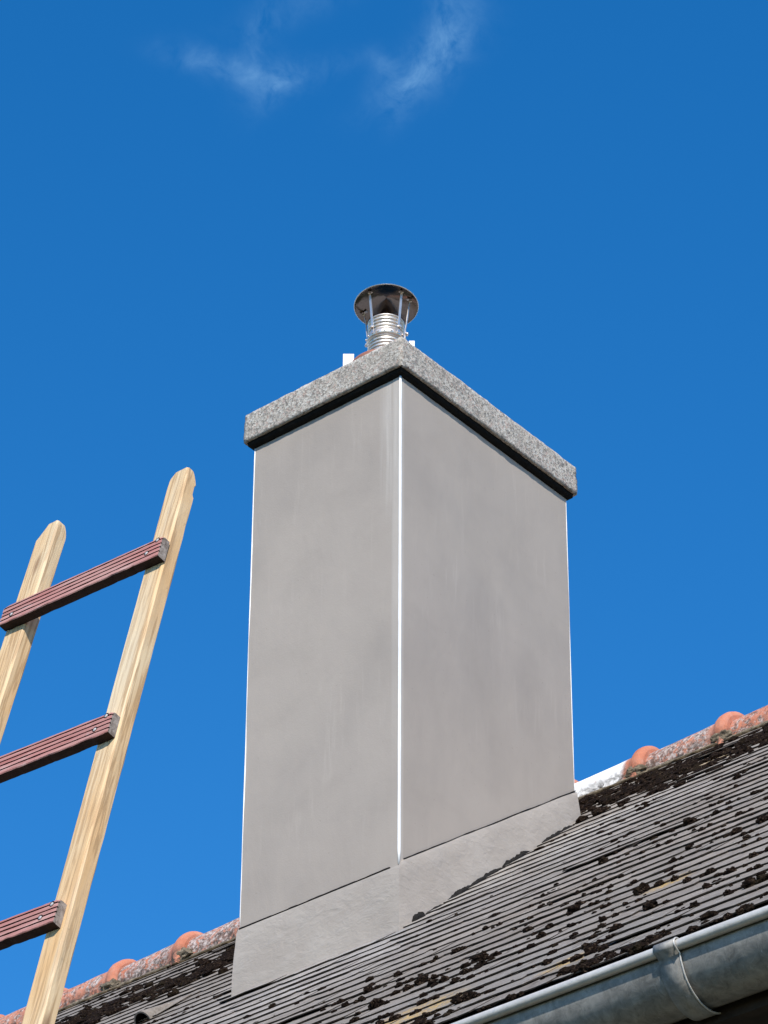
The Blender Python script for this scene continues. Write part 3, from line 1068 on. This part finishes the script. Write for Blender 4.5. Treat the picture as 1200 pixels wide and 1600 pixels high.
# cowl: shallow cone hat on four strap legs
ZR = 2.416; RR = .1035
cw = empty('tmp', (0, 0, 0), 'x', 'x')
bpy.data.objects.remove(cw)
hat = MB()
hat.lathe([(.0005, ZR + .040), (.02, ZR + .036), (.05, ZR + .024), (.08, ZR + .011), (.097, ZR + .003), (RR - .001, ZR - .001)], (FX, FY, 0), 72, 0)
hat.lathe([(RR - .001, ZR + .001), (.097, ZR + .006), (.08, ZR + .014), (.05, ZR + .027), (.02, ZR + .040), (.0005, ZR + .044)], (FX, FY, 0), 72, 0)
cowl = hat.build('cowl', M_hat, chim)
rim = MB()
ring = [(RR + .0018 * cos(a), ZR - .0005 + .0022 * sin(a)) for a in [2*pi*k/8 for k in range(9)]]
rim.lathe(ring, (FX, FY, 0), 72)
rim.build('rim', M_hatrim, cowl)
def strap(az, r0, r1):
    d = (-back * cos(az) + lat * sin(az)); s = d.cross(Vector((0, 0, 1)))
    c = Vector((FX, FY, 0))
    mb = MB(); rings = []
    zh = ZR + .04 - (r1 / RR) * .037
    path = [(r0, ZB - .022), (r0 + .001, ZB + .02), (r0 + .004, ZB + .04), (r1 - .004, zh - .03), (r1, zh - .004), (r1 - .012, zh - .0005)]
    for i, (r, z) in enumerate(path):
        p = c + d * r + Vector((0, 0, z)); w = .0042; t = .0011
        nrm = d if i < 5 else Vector((0, 0, -1))
        rings.append([p - s * w - nrm * t, p + s * w - nrm * t, p + s * w + nrm * t, p - s * w + nrm * t])
    mb.loft(rings)
    b = c + d * (r0 + .001) + Vector((0, 0, ZB))
    mb.tube([b, b + d * .010], .0042, 8)
    mb.tube([b + d * .003 - s * .008, b + d * .003 + s * .008], .003, 6)
    b = c + d * (r1 - .004) + Vector((0, 0, zh - .012))
    mb.tube([b, b + d * .010], .0036, 8)
    mb.build('leg', M_steel, cowl)
for az in (R(-42), R(-118), R(38), R(72)):
    strap(az, .0645, .081)

cw_t = Matrix.Translation((FX, FY, ZR)) @ Matrix.Rotation(R(-6), 4, lat) @ Matrix.Translation((-FX, -FY, -ZR))
cowl.matrix_world = cw_t

# ------------------------------------------------------------------ roof vent low on the left
vx, vu = VENT
vent = empty('roof_vent', roofpt(vx, vu), 'small grey hooded vent with a dark round opening, low on the tiles left of chimney', 'vent')
mb = MB()
rings = []
LV = .22
for i in range(15):
    t = i / 14
    r = .027 * (1 - t) ** .75 + .001
    hh = .036 * (1 - t) ** .8 + .002
    ring = []
    for k in range(15):
        a = pi * k / 14
        ring.append(roofpt(vx + r * 1.15 * cos(a), vu - .10 + LV * t, -.004 + hh * sin(a)) - roofpt(vx, vu))
    rings.append(ring)
inner = [[p * 1 for p in r_] for r_ in rings]
mb.loft(rings, 0, False, True, closed=False)
inn = [[(p - NR * .0 ) * 1.0 for p in r_] for r_ in rings]
ir = []
for i in range(5):
    t = i / 14
    r = .027 * (1 - t) ** .75 - .003; hh = .036 * (1 - t) ** .8 - .003
    ir.append([roofpt(vx + r * 1.15 * cos(pi*k/14), vu - .10 + LV * t, -.004 + hh * sin(pi*k/14)) - roofpt(vx, vu) for k in range(15)])
mb.loft(ir, 1, False, True, closed=False)
mb.add(rings[0] + ir[0], [(k, k+1, 15+k+1, 15+k) for k in range(14)])
mb.add(ir[4], [tuple(range(15))], 1)
hood = mb.build('hood', [M_tile, M_shadeblack], vent)  # opening lined near-black, its inner shade put into the colour
mb = MB()
fl = [roofpt(vx + dx, vu + du, h) - roofpt(vx, vu) for dx, du, h in ((-.045, -.085, .0035), (.045, -.085, .0035), (.045, .12, .003), (-.045, .12, .003))]
mb.loft([fl, [p + NR * .002 for p in fl]])
mb.build('flange', M_tile, vent)

# ------------------------------------------------------------------ gutter
YG, ZG, GR_ = -1.7203, -1.5063, .085
BR = .0115
gut = empty('rain_gutter', (0, YG + GR_, ZG), 'long half round zinc gutter with a rolled edge along the eave', 'gutter')
def gl(p): return (p[0], p[1] - (YG + GR_), p[2] - ZG)
bz = ZG - BR - .001
tro = MB()
rings = []
x = XL
while x <= XR + .001:
    ring = []
    wob = .0012 * fbm((x, 0, 0), 1.6, 2)
    for k in range(25):
        a = pi + pi * k / 24
        r = GR_ + wob + .0007 * fbm((x, a, 2), 3, 2)
        ring.append((x, YG + GR_ + r * cos(a), bz + r * sin(a)))
    ring.append((x, YG + 2 * GR_, bz + .03))
    for k in range(24, -1, -1):
        a = pi + pi * k / 24
        r = GR_ - .0015 + wob
        ring.append((x, YG + GR_ + r * cos(a), bz + r * sin(a)))
    rings.append([gl(p) for p in ring])
    x += .05
tro.loft(rings, 0, True, True)
tro.build('trough', M_zinc, gut)
bd = MB()
pts = []
x = XL
while x <= XR + .001:
    pts.append(gl((x, YG - BR * .75, bz + BR * .55 + .0008 * fbm((x, 5, 0), 2, 2)))); x += .1
bd.tube(pts, BR, 16)
bd.build('rolled_edge', M_beadz, gut)
def bracket(xc, w=.05, wire=True):
    mb = MB()
    rings = []
    path = [(YG + GR_ + .0, 0)]
    path = []
    # over the rolled edge then round the trough
    cb = (YG - BR * .75, bz + BR * .55)
    for k in range(14):
        a = R(60) + R(150) * k / 13
        path.append((cb[0] + (BR + .0022) * cos(a), cb[1] + (BR + .0022) * sin(a)))
    for k in range(21):
        a = pi + R(6) + (pi - R(8)) * k / 20
        rr_ = GR_ + .004 + .008 * max(0, sin((k - 2) / 20 * pi))
        path.append((YG + GR_ + rr_ * cos(a), bz + rr_ * sin(a)))
    path.append((YG + 2 * GR_ + .004, bz + .05))
    for i, (y, z) in enumerate(path):
        j = max(0, min(len(path) - 1, i + 1)); h = max(0, i - 1)
        t = Vector((path[j][0] - path[h][0], path[j][1] - path[h][1])).normalized(); nn = Vector((t.y, -t.x)) * .0016
        rings.append([gl((xc - w / 2, y - nn.x, z - nn.y)), gl((xc + w / 2, y - nn.x, z - nn.y)), gl((xc + w / 2, y + nn.x, z + nn.y)), gl((xc - w / 2, y + nn.x, z + nn.y))])
    mb.loft(rings, 0, True, True)
    b_ = mb.build('bracket', M_zinc, gut)
    if wire:
        wp = [gl((xc + w / 2 + .001, y, z)) for (y, z) in path[:-1]]
        c0 = Vector(gl((0, YG + GR_, bz)))
        MB().tube([Vector(p) + (Vector((0, p[1], p[2])) - Vector((0, c0.y, c0.z))).normalized() * .0012 for p in wp], .0019, 8).build('wire', M_beadz, b_)
for xc in (2.112, .95, -.2, -1.4, -2.6, -3.8, -5.0, -6.2, 3.3, 4.4):
    bracket(xc)

# ------------------------------------------------------------------ ladder
LT = R(76.6)
lad = empty('ladder', (.055, YG - .068, ZG - .052), 'homemade pine ladder with red brown grooved rungs leaning against the gutter', 'ladder', None, (-(pi / 2 - LT), 0, 0))
BOT = -(ZG - .052 - GZ) / sin(LT) / .9877
lad.scale = (.9877,) * 3
# local: x world x, y away from camera (0 = front face), z along the rail
def rail(xl_top, wtop, ztop_, slope, kind, seed):
    depth = .045
    mb = MB(); rings = []
    n = 150
    zs = [BOT + (ztop_ - .10 - BOT) * i / n for i in range(n)] + [ztop_ - .10 + .10 * i / 10 for i in range(11)]
    for z in zs:
        xl = xl_top - slope * (ztop_ - z) * -1
        xl = xl_top + slope * (ztop_ - z)
        xr = xl + wtop
        t = max(0, (z - (ztop_ - .055)) / .055)
        if kind == 'R':
            xl2 = xl + .014 * max(0, (z - (ztop_ - .022)) / .022) + .004 * t
            xr2 = xr - .004 * t ** 2
            yb = depth * (1 - .45 * t ** 1.6) - (.006 if ztop_ - .085 < z < ztop_ - .05 else 0)
        else:
            xl2 = xl + .034 * max(0, (z - (ztop_ - .05)) / .05) ** .9
            xr2 = xr - .004 * t ** 3
            yb = depth * (1 - .3 * t ** 2)
        j = lambda q, s=1: .0011 * s * fbm((z * 1.5, seed, q), 5, 4)
        ch = .0035
        y0 = -depth * 0
        ring = [(xl2 + j(1), ch, z), (xl2 + ch + j(2, .5), j(8, .6), z), ((xl2 + xr2) / 2, .0006 * fbm((z, seed, 9), 3), z), (xr2 - ch * 1.6 + j(3), j(7, .6), z), (xr2 + j(4), ch * 1.4, z),
                (xr2 + j(5, 1.5), yb * .6, z), (xr2 + j(5, 1.6), yb - ch + j(13, 1.6), z), (xr2 - ch + j(6, 2), yb + j(11, 2.5), z), (xl2 + ch, yb + j(12), z), (xl2 + j(1), yb - ch, z)]
        rings.append(ring)
    mb.loft(rings, 0, True, False)
    o = mb.build('rail', M_pine, lad)
    # torn fibres along the sawn back edge, part of the rail's own surface
    return o
# coordinates were measured on the front plane through the gutter edge
YF = .012 + BR
rR = rail(.166, .070, 2.429, .0125, 'R', 3.0)
rL = rail(-.343, .076, 2.486, -.014, 'L', 8.0)
rL.rotation_euler = (0, 0, 0)
def rung(xa, xb, zc_l, zc_r, seed, ends):
    H, T = .078, .028
    # profile (y forward is negative, z) : five ridges, four grooves, rounded front edges
    prof = [(0, -H / 2), (-T + .003, -H / 2), (-T, -H / 2 + .003)]
    mis = [0, 0, 0]
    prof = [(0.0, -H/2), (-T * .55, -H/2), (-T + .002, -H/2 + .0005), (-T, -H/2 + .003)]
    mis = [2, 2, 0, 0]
    gp = H / 5
    for g_ in range(1, 5):
        zc = -H / 2 + gp * g_ + (.001 if g_ < 3 else 0)
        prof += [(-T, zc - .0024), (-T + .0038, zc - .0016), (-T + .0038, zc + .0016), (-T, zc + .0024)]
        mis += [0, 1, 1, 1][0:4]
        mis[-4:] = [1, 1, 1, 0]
    prof += [(-T, H/2 - .010), (-T + .003, H/2 - .004), (-T + .008, H/2), (0, H/2)]
    mis += [0, 0, 0, 0]
    rings = []
    n = 70
    for i in range(n + 1):
        t = i / n; x = xa + (xb - xa) * t; zc = zc_l + (zc_r - zc_l) * t
        e = min(t, 1 - t) * (xb - xa)
        ring = []
        for q, (y, z) in enumerate(prof):
            dy = .0007 * fbm((x * 3, q * .7, seed), 6, 3); dz = .0008 * fbm((x * 3, q * .5, seed + 9), 6, 3)
            if q < 4: dz += max(0, fbm((x * 2, 3, seed), 8, 4)) * .006
            rd = max(0, .008 - e) / .008 * .35
            if e < .012 and z > H / 2 - .012: dz -= (.012 - e) * .45
            ring.append((x, y + dy + (0.0015 * rd if y < -.01 else 0), zc + z + dz))
        rings.append(ring)
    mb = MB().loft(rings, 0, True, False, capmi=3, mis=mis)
    o = mb.build('rung', [M_rung, M_groove, M_rungshade, M_end], lad)
    o.location = (0, 0, 0)
    for (sx, sz) in ends:
        s = MB()
        zc = zc_l + (zc_r - zc_l) * (sx - xa) / (xb - xa)
        yf = -T - .0008
        def disc(cx, cz, r, y, mi, seg=12, dome=0):
            vs = [(cx + r * cos(2*pi*k/seg), y, cz + r * sin(2*pi*k/seg)) for k in range(seg)]
            vb = [(a, y + .004, c) for a, b, c in vs]
            s.add(vs + vb + [(cx, y - dome, cz)], [(k, (k+1) % seg, 2*seg) for k in range(seg)] + [(k, seg + k, seg + (k+1) % seg, (k+1) % seg) for k in range(seg)], mi)
        disc(sx, zc + sz, .0080, yf, 1)
        disc(sx + .0012, zc + sz - .0022, .0052, yf - .0012, 0, 12, .0018)
        s.build('screw', [M_screw, M_holeshade], o)
rung(-.350, .244, 2.124, 2.095, 1.0, ((.196, -.010), (.226, .026), (-.308, -.012)))
rung(-.376, .242, 1.505, 1.462, 2.0, ((.190, -.010), (.220, .026), (-.330, -.012)))
rung(-.374, .238, .880, .847, 3.0, ((.186, -.008), (.216, .024), (-.330, -.012)))
z_ = .235
q_ = 4
while z_ > BOT + .15:
    rung(-.388, .238 + .008 * (q_ - 3), z_, z_ - .03, float(q_), ((.19, -.010), (-.345, -.012)))
    z_ -= .618; q_ += 1
